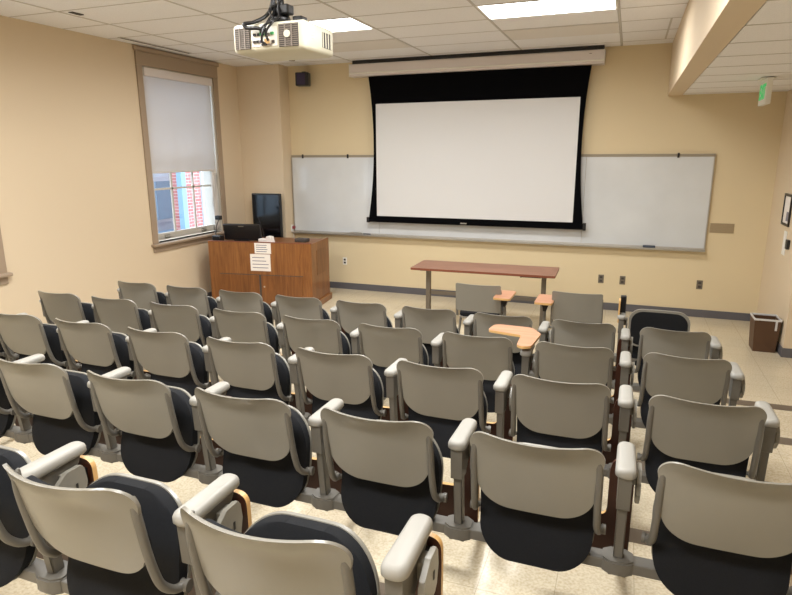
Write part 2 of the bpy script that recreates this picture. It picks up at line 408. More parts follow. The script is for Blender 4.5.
# ------------------------------------------------------------------ outside the windows
M['brick'] = brick_mat('pink_red_brick', rgb(166, 98, 92), rgb(150, 84, 80), rgb(184, 156, 150), .24, .085)
M['stone'] = mat('pale_stone', rgb(176, 186, 192), .8, noise=(2, .1))
M['bluestone'] = mat('blue_grey_cladding', rgb(112, 140, 160), .7)
M['asphalt'] = mat('paving', rgb(150, 150, 148), .9)
b1 = thing('brick_building', 'red brick building with white stone strip outside, behind the lower window panes', 'building', (-11, 1.5, -3))
bx('brick_wall', (-.35, 0, 3.32, 12, 0, 12), M['brick'], b1)
bx('stone_strip', (-.3, .06, 4.09, 4.9, 0, 12), M['stone'], b1)
bx('corner_pipe', (-.02, .14, 3.16, 3.34, 0, 12), M['bluestone'], b1)
b2 = thing('pale_building', 'pale blue-grey building with a bay window outside, behind the left window panes', 'building', (-14.4, -.5, -3))
bx('facade', (-3, 0, -16, 10.5, 0, 11), M['stone'], b2)
for k in range(7):
    y = 8.3-k*1.9
    f = bx('window_surround', (0, .1, y-.45, y+.45, 2.9, 4.4), M['stone'], b2)
    bx('window_opening', (.1, .14, y-.34, y+.34, 3.0, 4.25), M['bluestone'], f)
bx('ledge', (0, .3, -16, 10.4, 2.45, 2.6), M['bluestone'], b2)
bx('lower_roof', (0, .6, -16, 10.4, 1.8, 1.95), M['stone'], b2)
bm = BM(); box(bm, -40, XL-.4, -40, 30, -3.2, -3.0); tag(ob('ground', bm, M['asphalt']), 'grey paved ground outside the window', 'ground')

# ------------------------------------------------------------------ projection screen and whiteboard
t = thing('projection_screen', 'pull-down projection screen with black borders hanging over the whiteboard', 'screen', (-1.87, -.13, 3.18))
bm = BM()
def tens(zz, side):        # tensioned side edge, waist in the middle
    u = (3.18-zz)/(3.18-1.10); k = 4*u*(1-u)
    return (-3.395+.085*k-.03*u if side < 0 else -.335-.075*k+.03*u)+1.87
N_ = 24; L = []; R_ = []
for k in range(N_+1):
    zz = 3.176-(3.176-1.15)*k/N_
    L.append((tens(zz, -1), zz-3.18)); R_.append((tens(zz, 1), zz-3.18))
prism(bm, L+R_[::-1], 1, 0, .006)
ob('screen_border', bm, M['screen_black'], t)
bx('viewing_surface', (-3.283+1.87, -.449+1.87, -.002, .002, 1.193-3.18, 2.797-3.18), M['screen'], t)
bm = BM(); box(bm, -3.42+1.87, -.305+1.87, -.016, .02, 1.10-3.18, 1.165-3.18, bev=.006); bb_ = ob('bottom_bar', bm, M['screen_black'], t)
for s in (-1, 1):
    x = -3.42+1.87 if s < 0 else -.305+1.87
    bm = BM(); box(bm, x-.03 if s < 0 else x-.01, x+.01 if s < 0 else x+.03, -.018, .022, 1.09-3.18, 1.19-3.18 if s > 0 else 1.17-3.18, bev=.004); ob('end_cap', bm, M['black'], bb_)
bx('maker_badge', (-.12, -.03, -.0175, -.015, 1.118-3.18, 1.136-3.18), M['alu'], bb_)
t2 = thing('screen_case', 'long white screen housing mounted under the ceiling above the projection screen', 'screen case', (-1.92, -.12, 3.18))
bm = BM()
prism(bm, [(.115, .0), (-.07, 0), (-.085, .03), (-.085, .15), (-.07, .165), (.115, .165)], 0, -1.745, 1.735)
ob('case_body', bm, M['case'], t2)
bm = BM(); prism(bm, [(-.088, .028), (-.094, .036), (-.094, .044), (-.088, .05)], 0, -1.74, 1.73); ob('case_ridge', bm, M['white'], t2)
bx('mounting_rail', (-1.70, 1.72, -.06, .1, .165, .215), M['black'], t2)
for x in (-1.744, 1.728): bx('case_end_plate', (x, x+.006, -.09, .115, -.004, .17), M['white'], t2, bev=.002)
bx('case_screw', (1.55, 1.58, -.087, -.084, .12, .127), M['grille'], t2)

t = thing('whiteboard', 'long wall-mounted whiteboard behind the projection screen', 'whiteboard', (-1.79, -.03, .88))
X0, X1 = -4.766+1.79, 1.186+1.79
xs = [X0+.01, -3.29+1.79, -.33+1.79, X1-.01]
for a, b in zip(xs, xs[1:]): bx('board_panel', (a+.002, b-.002, 0, .029, .03, 1.17), M['board'], t)
bm = BM(); box(bm, X0, X1, -.006, .0295, 1.168, 1.203); ob('map_rail', bm, M['corkrail'], t)
bm = BM(); box(bm, X0, X0+.014, -.006, .0295, .0, 1.17); ob('side_frame', bm, M['alu'], t)
bm = BM(); box(bm, X1-.014, X1, -.006, .0295, .0, 1.17); ob('side_frame', bm, M['alu'], t)
bm = BM(); prism(bm, [(.0295, .03), (-.004, .03), (-.006, .012), (-.075, .008), (-.078, .016), (-.084, .012), (-.08, -.008), (.0295, -.012)], 0, X0, X1); ob('marker_tray', bm, M['alu'], t)
for x in (-4.56, -3.79, .77):
    bm = BM(); box(bm, x+1.79-.012, x+1.79+.012, -.02, -.004, 1.155, 1.215, bev=.003); ob('map_hook', bm, M['black'], t)
def wb_item(name, label, cat, x0, x1, z0, z1, m, y0=-.105, y1=-.045):
    bm = BM(); box(bm, x0, x1, y0, y1, z0, z1, bev=.004); return tag(ob(name, bm, m), label, cat)
wb_item('board_eraser', 'dark felt eraser lying on the whiteboard tray near its right end', 'eraser', .45, .60, .8965, .922, M['marker'])
wb_item('marker_box', 'small grey box of markers on the whiteboard tray left of the screen', 'marker box', -3.76, -3.58, .8965, .925, M['alu'])
wb_item('whiteboard_marker', 'dark marker lying on the tray beside the grey marker box', 'marker', -3.54, -3.42, .8965, .912, M['marker'], -.08, -.065)

# plates on the walls
def plate(label, x, z, m=M['plate'], white=False, two=True):
    t = thing('wall_outlet', label, 'outlet', (x, -.001, z), group='power outlets low on the front wall')
    bx('cover_plate', (-.036, .036, -.006, 0, -.058, .058), m, t, bev=.002)
    for dz in (-.024, .024):
        bx('socket', (-.017, .017, -.009, -.005, dz-.014, dz+.014), M['grille_dark'] if not white else M['black'], t, bev=.001)
plate('steel outlet plate on the front wall, left of the close pair right of the table', -.038, .425)
plate('steel outlet plate on the front wall, right of the close pair right of the table', .237, .425)
plate('steel outlet plate on the front wall, alone below the wall vent', 1.175, .43)
plate('white outlet on the front wall between the podium and the long table', -3.896, .448, M['white'], True)
t = thing('wall_vent', 'flat tan metal vent cover on the front wall right of the whiteboard', 'vent', (1.355, -.001, 1.17))
bx('vent_frame', (-.135, .135, -.008, 0, -.06, .06), M['grillwall'], t, bev=.002)
for k in range(5): bx('vent_louvre', (-.115, .115, -.012, -.007, -.045+k*.02, -.037+k*.02), M['grillwall'], t)
bm = BM(); box(bm, .205-.006+.0, .205+.006, -.006, -.001, 2.92, 3.16); tag(ob('wall_seam_strip', bm, M['wall_front']), 'thin painted cable strip high on the front wall right of the screen case', 'cable cover')
t = thing('wall_speaker', 'small black speaker high on the front wall beside the corner chase', 'speaker', (-4.455, -.12, 3.182), rz=radians(14))
bm = BM(); box(bm, -.10, .10, -.09, .05, -.095, .095, bev=.012); ob('speaker_body', bm, M['black'], t)
bx('speaker_grille', (-.075, .05, -.098, -.088, -.08, .08), M['navy'], t, bev=.006)
bm = BM(); box(bm, -.03, .03, .04, .118, -.02, .12, bev=.004); ob('wall_bracket', bm, M['black'], t)
# wall plug and cord on the chase
t = thing('wall_socket', 'white plug socket with red lead beside the whiteboard left end', 'socket', (-4.778, -.09, .95), rz=radians(90))
bx('cover_plate', (-.035, .03, -.012, 0, -.055, .055), M['white'], t, bev=.003)
bx('plug', (-.01, .05, -.04, -.011, -.015, .03), M['red'], t, bev=.004)
bm = BM(); tube(bm, smooth_path([(0, -.02, -.02), (.01, -.025, -.16), (-.02, -.02, -.3), (.0, -.015, -.45)]), .005, 8); ob('lead', bm, M['white'], t)
# right wall fittings
t = thing('notice_frame', 'black framed notice on the right wall, cut by the right image edge', 'framed notice', (XR-.001, -.835, 1.485))
bm = BM()
for q in ((-.16,.16,.145,.17),(-.16,.16,-.17,-.145),(-.16,-.135,-.145,.145),(.135,.16,-.145,.145)): box(bm, -.018, 0, q[0], q[1], q[2], q[3])
ob('frame', bm, M['black'], t)
bx('notice_sheet', (-.008, 0, -.137, .137, -.147, .147), M['paper'], t)
bx('notice_picture', (-.0095, -.0078, -.10, .0, -.12, -.02), M['ink'], t)
t = thing('light_switch', 'white light switch plate on the right wall below the black framed notice', 'switch', (XR-.001, -.905, 1.13))
bx('cover_plate', (-.008, 0, -.06, .06, -.13, .13), M['white'], t, bev=.002)
for k in range(3): bx('rocker', (-.014, -.007, -.02, .02, -.085+k*.06, -.04+k*.06), M['paper'], t, bev=.002)
t = thing('wall_control', 'small black control beside the white switch plate on the right wall', 'switch', (XR-.001, -1.10, 1.14))
bx('control_box', (-.03, 0, -.04, .04, -.05, .05), M['black'], t, bev=.004)
# exit sign
t = thing('exit_sign', 'hanging exit sign with green letters under the low ceiling', 'exit sign', (1.372, -1.60, ZL-.001))
bx('canopy', (-.06, .06, -.1, .1, -.012, 0), M['white'], t, bev=.003)
bx('sign_body', (-.022, .022, -.175, .175, -.245, -.012), M['white'], t, bev=.003)
bx('sign_face', (-.0245, -.0215, -.16, .16, -.225, -.04), M['paper'], t)
cu = bpy.data.curves.new('exit_letters', 'FONT'); cu.body = 'EXIT'; cu.size = .19; cu.align_x = 'CENTER'; cu.align_y = 'CENTER'; cu.extrude = .0015; cu.offset = .006
tmp = bpy.data.objects.new('tmp', cu); COL.objects.link(tmp); bpy.context.view_layer.update()
me = bpy.data.meshes.new_from_object(tmp.evaluated_get(bpy.context.evaluated_depsgraph_get())); bpy.data.objects.remove(tmp); me.materials.clear(); me.materials.append(M['exitg'])
o = obj('exit_letters', me, t); o.location = (-.0262, 0, -.133); o.rotation_euler = (radians(90), 0, radians(-90)); o.scale = (.72, 1.0, 1)

# ------------------------------------------------------------------ projector
px, py, pz = -1.995, -4.80, 2.825
t = thing('ceiling_projector', 'cream ceiling-hung projector seen from behind, cables hanging at its rear', 'projector', (px, py, pz))
t.rotation_euler = (radians(0), 0, 0)
bm = BM(); box(bm, -.272, .265, -.2, .2, -.092, .086, bev=.028)
ob('projector_body', bm, M['cream'], t, True)
def grille(x0, x1, z0, z1, nm='rear_grille', cols=3, rows=11):
    g = bx(nm, (x0, x1, -.205, -.199, z0, z1), M['grille_dark'], t, bev=.002)
    bm = BM()
    for k in range(rows):
        z = z0+(z1-z0)*(k+.5)/rows; box(bm, x0+.003, x1-.003, -.209, -.204, z-.0025, z+.0025)
    for k in range(1, cols):
        x = x0+(x1-x0)*k/cols; box(bm, x-.004, x+.004, -.211, -.204, z0, z1)
    ob('grille_slats', bm, M['grille'], g)
    return g
grille(-.250, -.135, -.070, .060)
g = grille(.075, .215, -.070, .066)
bm = BM(); tube(bm, [(.138, -.214, .005), (.138, -.206, .005)], .022, 16); ob('fan_hub', bm, M['cream'], g, True)
cp = bx('connector_panel', (-.125, .062, -.2035, -.199, -.06, .055), M['white'], t, bev=.002)
for x, z, w, h, m in ((-.10,.012,.02,.016,M['black']),(-.07,.012,.018,.016,M['black']),(-.045,.02,.03,.03,M['green']),(.0,.01,.022,.016,M['grille']),(.03,.015,.022,.016,M['green']),
                      (-.105,-.03,.02,.016,M['grille_dark']),(-.08,-.03,.016,.016,M['black']),(-.055,-.03,.016,.016,M['navy']),(-.01,-.03,.035,.03,M['edge']),(.035,-.035,.018,.018,M['grille_dark']),(-.03,-.05,.04,.012,M['black']),(.01,-.05,.03,.01,M['grille'])):
    bx('connector', (x-w/2, x+w/2, -.212, -.203, z-h/2, z+h/2), m, cp, bev=.001)
sg = bx('side_grille', (.2635, .2675, .02, .15, -.05, .045), M['grille_dark'], t)
bm = BM()
for k in range(4): box(bm, .267, .270, .022+k*.037, .032+k*.037, -.05, .045)
ob('grille_slats', bm, M['cream'], sg)
for y, z in ((-.12,.03),(-.10,.03),(-.12,.01),(-.10,.01),(-.12,-.01),(-.1,-.01)): bx('control_button', (.264, .268, y-.005, y+.005, z-.004, z+.004), M['paper'], t)
bm = BM(); tube(bm, [(-.12, .19, 0), (-.12, .235, 0)], [.055, .05], 20); ob('lens_barrel', bm, M['black'], t, True)
mt = thing('projector_mount', 'black ceiling pole and bracket carrying the projector', 'projector mount', (px-.0, py-.04, pz+.086))
bm = BM(); tube(bm, [(0, 0, .04), (0, 0, ZC-pz-.087)], .024, 16); ob('pole', bm, M['black'], mt, True)
bm = BM(); tube(bm, [(0, 0, ZC-pz-.105), (0, 0, ZC-pz-.087)], .09, 20); ob('ceiling_plate', bm, M['black'], mt, True)
bm = BM(); tube(bm, [(0, 0, .015), (0, 0, .07)], [.075, .05], 18); box(bm, -.16, .17, -.02, .02, .0, .012); box(bm, -.02, .02, -.13, .15, .0, .012)
for a in (-.15, .16): box(bm, a-.015, a+.015, -.1, .12, -.0, .01)
ob('bracket', bm, M['black'], mt)
bm = BM(); box(bm, .10, .17, -.03, .05, .01, .05, bev=.01); box(bm, -.03, .09, -.06, .02, .06, .12, bev=.01); ob('junction_box', bm, M['black'], mt)
for q, pth in enumerate(([(.0,-.07,.45),(-.03,-.09,.22),(-.05,-.13,.14),(-.10,-.20,.09),(-.15,-.24,.075),(-.13,-.24,.05),(-.06,-.235,.045),(.0,-.225,.03)],
            [(.02,-.07,.45),(.02,-.1,.2),(.05,-.15,.12),(.03,-.22,.08),(-.02,-.235,.05),(-.045,-.22,.02)],
            [(-.02,-.06,.45),(-.01,-.1,.18),(.01,-.2,.1),(-.01,-.24,.03),(-.03,-.235,-.03),(-.01,-.225,-.05)],
            [(.01,-.06,.45),(.04,-.09,.24),(-.03,-.12,.18),(.0,-.16,.13),(.04,-.2,.09),(.0,-.23,.02),(.005,-.215,-.03)])):
    bm = BM(); tube(bm, smooth_path(pth), [.012, .008, .008, .008][q], 8); ob('cable', bm, M['black'], t, True)

# ------------------------------------------------------------------ podium and what stands around it
t = thing('podium', 'wide wooden lectern desk at the left front with papers taped on it', 'podium', (-4.49, -1.493, 0), rz=radians(8))
PX0, PX1, PD, PH = -.765, .765, .72, .913
PM = Matrix.Translation((-4.49, -1.493, 0)) @ Matrix.Rotation(radians(8), 4, 'Z')
def onpod(x, y, z): return tuple(PM @ Vector((x, y, z)))
bm = BM(); box(bm, PX0, PX1, 0, .025, .06, PH); ob('front_board', bm, M['podium'], t)
bm = BM(); box(bm, PX1-.025, PX1, .0255, PD, .06, PH+.0); ob('side_board', bm, M['podium'], t)
bm = BM(); box(bm, PX0, PX0+.025, .0255, PD, .06, PH); ob('side_board', bm, M['podium'], t)
bm = BM(); box(bm, PX0+.03, PX1-.03, .03, PD-.02, 0, .06); ob('plinth', bm, M['podium_dark'], t)
bm = BM(); box(bm, PX0+.026, PX1-.026, .026, PD, PH-.05, PH-.02); ob('worktop', bm, M['podium_dark'], t)
bm = BM(); box(bm, PX0+.026, PX1-.026, PD-.03, PD, .06, PH-.09); ob('back_board', bm, M['podium'], t)
bm = BM(); box(bm, PX0, PX1, -.002, .027, PH, PH+.012, bev=.003); ob('top_edge', bm, M['table_edge'], t)
bx('side_inset', (PX1, PX1+.004, .2, .55, .45, .8), M['podium_dark'], t, bev=.001)
bx('base_block', (PX1-.03, PX1+.03, -.01, PD+.01, 0, .09), M['podium'], t, bev=.004)
for a, b in ((PX0+.16, -.015), (.015, PX1-.14)):
    d = bx('lower_door', (a, b, -.012, -.0005, .07, .46), M['podium_dark'], t, bev=.002)
bx('door_gap', (-.016, .016, -.006, 0, .06, .46), M['grille_dark'], t)
bx('door_gap', (PX0+.15, PX1-.13, -.006, 0, .46, .468), M['grille_dark'], t)
bm = BM(); tube(bm, [(.06, -.016, .3), (.06, -.011, .3)], .012, 12); ob('lock', bm, M['alu'], t, True)
def notice(label, x0, x1, z0, z1, y, rows):
    t = thing('taped_paper', label, 'paper', onpod((x0+x1)/2+4.49, -.013 if z0 < .5 else -.0005, (z0+z1)/2), rz=radians(8))
    w, h = (x1-x0)/2, (z1-z0)/2
    bx('sheet', (-w, w, -.003, -.0005, -h, h), M['paper'], t)
    for k in range(rows):
        z = h-(k+1)*2*h/(rows+1); bx('text_line', (-w*.8, w*random.uniform(.4, .85), -.0036, -.0029, z-.006, z+.004), M['ink'], t)
notice('smaller white paper taped at the top edge of the podium front', -4.552, -4.31, .765, .912, -1.5, 4)
notice('larger white paper taped on the podium front below the smaller one', -4.625, -4.325, .520, .756, -1.5, 4)
mo = thing('desktop_monitor', 'black computer monitor standing on the left of the podium', 'monitor', onpod(-.37, .30, PH-.02), rz=radians(9))
bm = BM(); box(bm, -.28, .28, -.02, .035, .01, .245, bev=.012); o = ob('monitor_shell', bm, M['black'], mo); o.rotation_euler = (radians(12), 0, 0)
bx('glass', (-.26, .26, .035, .038, .03, .23), M['blackgloss'], o)
bx('badge', (-.04, .04, -.023, -.019, .215, .225), M['grille'], o)
bm = BM(); box(bm, -.12, .12, -.06, .1, 0, .014, bev=.004); box(bm, -.03, .03, 0.04, .06, .01, .1, bev=.004); ob('monitor_foot', bm, M['black'], mo)
bm = BM(); box(bm, -.12, .04, -.04, .05, 0, .05, bev=.004); prism(bm, [(0, 0), (.10, 0), (.08, .085), (.02, .09)], 1, -.05, .04)
o = ob('tissue_box', bm, M['paper'], loc=onpod(.04, .20, PH-.02)); tag(o, 'white crumpled paper box on the podium behind the taped papers', 'box')
bm = BM(); box(bm, -.09, .09, -.06, .07, 0, .05, bev=.012); o = ob('desk_phone', bm, M['grille_dark'], loc=onpod(.50, .35, PH-.02)); tag(o, 'small dark device on the right end of the podium top', 'device')
t = thing('microphone', 'black gooseneck microphone leaning up from the podium beside the monitor', 'microphone', onpod(-.10, .42, PH-.02))
bm = BM(); tube(bm, smooth_path([(0, 0, .01), (-.02, 0, .12), (-.05, -.02, .25), (-.07, -.03, .33)]), .004, 8); ob('stem', bm, M['black'], t, True)
bm = BM(); tube(bm, [(0, 0, 0), (0, 0, .014)], .035, 14); ob('mic_base', bm, M['black'], t, True)
t = thing('document_camera', 'small black camera arm on the window side edge of the podium', 'camera', onpod(-.67, .12, PH-.02))
bm = BM(); box(bm, -.07, .07, -.05, .05, 0, .09, bev=.008); ob('camera_base', bm, M['black'], t)
bm = BM(); tube(bm, smooth_path([(-.02, 0, .08), (-.06, .02, .13), (-.10, .1, .12), (-.12, .14, .2), (-.10, .18, .30)]), .008, 8); ob('arm', bm, M['grille_dark'], t, True)
bm = BM(); box(bm, -.15, -.06, .15, .21, .29, .35, bev=.01); ob('camera_head', bm, M['black'], t)
t = thing('tall_display', 'tall black flat display standing in the corner behind the podium', 'display', (-5.01, -.42, 0))
bx('display_case', (-.25, .25, -.03, .03, .35, 1.51), M['black'], t, bev=.006)
bx('display_glass', (-.235, .235, -.034, -.0295, .38, 1.49), M['blackgloss'], t)
bm = BM(); box(bm, -.05, .05, -.03, .03, .03, .36); box(bm, -.28, .28, -.14, .14, 0, .035, bev=.006); ob('display_stand', bm, M['black'], t)
# ------------------------------------------------------------------ the long table
t = thing('folding_table', 'long narrow reddish-brown table in front of the whiteboard', 'table', (-1.365, -1.31, 0), rz=radians(1.2))
bm = BM(); prism(bm, round_poly([(-.87, -.30), (.87, -.30), (.87, .29), (-.87, .29)], .02), 2, .703, .73, mi=0, mi_side=1)
ob('tabletop', bm, [M['table'], M['table_edge']], t)
for x in (-.72, .72):
    l = bx('leg', (x-.028, x+.028, -.03, .03, .05, .702), M['plate'], t, bev=.006)
    bx('foot', (x-.03, x+.03, -.25, .25, .0, .055), M['plate'], l, bev=.01)
    bx('top_plate', (x-.05, x+.05, -.2, .2, .68, .7035), M['plate'], l)
bx('crossbar', (-.69, .69, -.015, .015, .35, .39), M['plate'], t)
bm = BM(); box(bm, .45, .69, -.1, -.08, .655, .665); box(bm, .45, .47, -.12, -.07, .655, .703); ob('fold_lever', bm, M['black'], t)

# ------------------------------------------------------------------ waste bin
t = thing('waste_bin', 'dark brown square waste bin in the right front corner', 'bin', (1.715, -1.235, 0))
bm = BM()
def ring(z, a, b): return [bm.verts.new((x, y, z)) for x, y in ((-a, -b), (a, -b), (a, b), (-a, b))]
o1, o2, i2, i1 = ring(0, .105, .115), ring(.36, .125, .13), ring(.36, .118, .123), ring(.03, .10, .11)
for A, B in ((o1, o2), (o2, i2), (i2, i1)):
    for k in range(4): bm.faces.new((A[k], A[(k+1) % 4], B[(k+1) % 4], B[k]))
bm.faces.new(o1[::-1]); bm.faces.new(i1)
ob('bin_body', bm, M['bin'], t)
bm = BM()
for q in ((-.129,.129,-.134,-.121),(-.129,.129,.121,.134),(-.129,-.116,-.121,.121),(.116,.129,-.121,.121)): box(bm, q[0], q[1], q[2], q[3], .348, .368, bev=.003)
box(bm, .07, .09, -.14, -.133, .25, .35, bev=.001)
ob('liner_rim', bm, M['liner'], t)
bm = BM(); box(bm, -.112, .112, -.117, .117, .26, .27); ob('liner_bag', bm, M['blackgloss'], t)

# ------------------------------------------------------------------ auditorium seating: meshes
def slab(W, H0, H1, yprof, bulge, rt, rb, thick, nx=18, nz=26, crown=.0, sag=0., lip=0., wf=lambda u: 1.):
    """a rounded upholstered or moulded slab; W half width; z from H0 to H1; yprof(u) the face that looks to -y;
       bulge: centre pushed to -y; sag: centre of the top edge lowered; crown: pillow effect"""
    bm = BM(); F = []; Bk = []
    us = [.5-.5*cos(pi*k/nz) for k in range(nz+1)]
    for u in us:
        z = H0+(H1-H0)*u; d0 = z-H0; d1 = H1-z; hw = W
        Wu = W*wf(u); hw = Wu
        if d0 < rb: q = 1-d0/rb; hw = Wu-rb*(1-sqrt(max(0, 1-q*q)))
        if d1 < rt: q = 1-d1/rt; hw = Wu-rt*(1-sqrt(max(0, 1-q*q)))
        f = []; b = []
        for i in range(nx+1):
            s = -cos(pi*i/nx) if False else (2*i/nx-1); s = math.copysign(abs(s)**.8, s)
            x = s*hw; c = 1-(x/W)**2
            edge = min(1, min(d0/.07 if rb else 1, d1/.07 if rt else 1, (hw-abs(x))/.07))
            y = yprof(u)-bulge*c*(.35+.65*u)-crown*(1-(1-max(0, edge))**2)
            if lip: y -= lip*max(0, (u-.66)/.34)**2*(.25+.75*c)
            zz = z-sag*c*u**3
            f.append(bm.verts.new((x, y, zz))); b.append(bm.verts.new((x*(1), yprof(u)-bulge*c*(.35+.65*u)+thick-(lip*max(0, (u-.66)/.34)**2*(.25+.75*c) if lip else 0), zz)))
        F.append(f); Bk.append(b)
    for k in range(nz):
        for i in range(nx):
            bm.faces.new((F[k][i], F[k][i+1], F[k+1][i+1], F[k+1][i])); bm.faces.new((Bk[k][i], Bk[k+1][i], Bk[k+1][i+1], Bk[k][i+1]))
        bm.faces.new((F[k][0], F[k+1][0], Bk[k+1][0], Bk[k][0])); bm.faces.new((F[k][nx], Bk[k][nx], Bk[k+1][nx], F[k+1][nx]))
    for i in range(nx):
        bm.faces.new((F[0][i], Bk[0][i], Bk[0][i+1], F[0][i+1])); bm.faces.new((F[nz][i], F[nz][i+1], Bk[nz][i+1], Bk[nz][i]))
    return bm
CH = {}
def shell_w(u): t = min(1, max(0, (u-.45)/.4)); return .90+.10*t*t*(3-2*t)
backY = lambda u: -.055-.065*u-.006*sin(pi*u)
CH['back_shell'] = mesh(slab(.232, .482, .815, backY, .032, .075, .125, .011, nz=36, sag=.004, lip=.050, wf=shell_w), 'back_shell', M['shell'], True)
CH['back_cushion'] = mesh(slab(.196, .520, .755, lambda u: backY(u)+.012, .028, .05, .09, .024, sag=.01), 'back_cushion', M['fabric'], True)
seatY = lambda u: -.048+.075*min(1, u*2.2)**.8+.045*max(0, (u-.55)/.45)**1.6
CH['seat_cushion'] = mesh(slab(.216, .246, .653, seatY, -.012, .15, .12, .042, crown=.012, wf=lambda u: .94+.06*min(1, u*1.6)), 'seat_cushion', M['fabric'], True)
CH['seat_shell'] = mesh(slab(.2195, .243, .656, lambda u: seatY(u)+.037, -.010, .152, .122, .012, wf=lambda u: .94+.06*min(1, u*1.6)), 'seat_shell', M['shell'], True)
def tube_mesh(s):
    bm = BM()
    p = smooth_path([(s*.206, -.098, .765), (s*.212, -.104, .735), (s*.2165, -.099, .68), (s*.217, -.086, .60), (s*.218, -.071, .53), (s*.220, -.050, .468), (s*.226, -.014, .428), (s*.234, .022, .417)], 5)
    tube(bm, p, [.004, .007, .010, .012]+[.0132]*(len(p)-4), 10)
    return mesh(bm, 'frame_tube', M['steel'], True)
def cap_mesh(s):
    bm = BM(); tube(bm, [(s*.222, .022, .417), (s*.236, .023, .417), (s*.238, .023, .417), (s*.250, .024, .417)], [.015, .015, .019, .019], 14)
    return mesh(bm, 'hinge_cap', M['steel'], True)
CH['tubeL'], CH['tubeR'] = tube_mesh(-1), tube_mesh(1)
CH['capL'], CH['capR'] = cap_mesh(-1), cap_mesh(1)
# small round hinge bar under the seat joining the two caps
bm = BM(); tube(bm, [(-.230, .022, .417), (-.15, .09, .400), (.15, .09, .400), (.230, .022, .417)], .010, 10); box(bm, -.05, .05, .045, .095, .295, .41); box(bm, -.05, .05, .02, .095, .293, .306); CH['bar'] = mesh(bm, 'hinge_bar', M['steel'], True)

AR = {}
bm = BM(); prism(bm, [(-.028, -.050), (.028, -.050), (.058, -.028), (.058, .028), (.028, .050), (-.028, .050), (-.058, .028), (-.058, -.028)], 2, .274, .330)
bmesh.ops.bevel(bm, geom=[e for e in bm.edges], offset=.006, segments=2, affect='EDGES')
box(bm, -.03, -.018, -.04, -.03, .270, .276); box(bm, .018, .03, -.04, -.03, .270, .276)
AR['base'] = mesh(bm, 'base_bracket', M['steel'], True)
bm = BM(); v0 = [(-.017, -.020), (.017, -.020), (.017, .022), (-.017, .022)]
A = [bm.verts.new((x, y, .328)) for x, y in v0]; B = [bm.verts.new((x, y-.028, .60)) for x, y in v0]
bm.faces.new(A[::-1]); bm.faces.new(B)
for k in range(4): bm.faces.new((A[k], A[(k+1) % 4], B[(k+1) % 4], B[k]))
bmesh.ops.bevel(bm, geom=bm.edges[:], offset=.004, segments=2, affect='EDGES')
AR['post'] = mesh(bm, 'post', M['steel'], True)
bm = BM(); prism(bm, round_poly([(-.062, .548), (-.070, .682), (.130, .682), (.118, .655), (.02, .565), (.004, .548)], [.008, .003, .004, .02, .02, .008]), 0, -.022, .022)
AR['cover'] = mesh(bm, 'post_cover', M['steel'], True)
bm = BM()
base_ = round_poly([(-.036, -.085), (.036, -.085), (.031, .160), (-.031, .160)], [.034, .034, .030, .030], 7)
rings = []
for inset, z in ((.012, .678), (.004, .679), (.0, .684), (.0, .698), (.003, .706), (.009, .711), (.016, .713)):
    rings.append([bm.verts.new((x*(1-inset/.034), .0375+(y-.0375)*(1-inset/.122), z)) for x, y in base_])
for A, B in zip(rings, rings[1:]):
    for k in range(len(A)): bm.faces.new((A[k], A[(k+1) % len(A)], B[(k+1) % len(A)], B[k]))
bm.faces.new(rings[0][::-1]); bm.faces.new(rings[-1])
AR['pad'] = mesh(bm, 'arm_pad', M['arm'], True)
bm = BM(); prism(bm, round_poly([(.03, .53), (-.012, .585), (-.006, .625), (.045, .662), (.108, .662), (.116, .60), (.10, .54)], .018), 0, .040, .055)
bmesh.ops.bevel(bm, geom=bm.edges[:], offset=.003, segments=2, affect='EDGES')
box(bm, .020, .042, .04, .09, .60, .65)
AR['plate'] = mesh(bm, 'hinge_plate', M['shell'], True)
bm = BM(); box(bm, .0555, .057, .07, .078, .585, .61, bev=.0005); AR['slot'] = mesh(bm, 'plate_slot', M['black'])
# folded tablet: an L, stem up to the arm and a wide foot to the left; dark back, tan edge
Lp = round_poly([(.040, .20), (.040, .56), (.030, .625), (-.040, .625), (-.050, .57), (-.050, .385), (-.30, .375), (-.315, .21)], [.04, .02, .035, .035, .02, .03, .04, .05], 6)
bm = BM(); prism(bm, Lp, 1, .162, .180, mi=0)
for f in bm.faces:
    if len(f.verts) == 4 and .33 < f.calc_center_median().z < .40: f.material_index = 1
    if len(f.verts) > 8 and f.calc_center_median().y > .175: f.material_index = 2
AR['tablet'] = mesh(bm, 'folded_tablet', [M['brown'], M['edge'], M['lam']], recalc=True)
bm = BM(); prism(bm, round_poly([(.055, .20), (.057, .58), (.055, .660), (-.028, .660), (-.034, .58), (-.034, .385), (-.30, .375), (-.315, .21)], [.04, .02, .04, .04, .02, .03, .04, .05], 7), 1, .137, .155, mi=0, mi_side=1); AR['tablet_high'] = mesh(bm, 'folded_tablet', [M['brown'], M['edge'], M['lam']])
bm = BM(); box(bm, -.02, .034, .116, .142, .57, .63, bev=.004); AR['tabhinge'] = mesh(bm, 'tablet_hinge', M['black'])
# opened tablet (relative to the post): horizontal L
bm = BM(); prism(bm, round_poly([(-.30, .18), (-.28, .345), (-.02, .335), (.060, .20), (.035, -.09), (-.02, -.118), (-.055, -.085), (-.062, .13)], [.04, .06, .05, .06, .04, .03, .03, .03], 6), 2, .738, .755, mi=0, mi_side=1)
AR['open_tablet'] = mesh(bm, 'open_tablet', [M['lam'], M['edge']])
bm = BM(); box(bm, -.02, .02, -.03, .14, .72, .7385, bev=.003); AR['open_hinge'] = mesh(bm, 'tablet_hinge', M['black'])

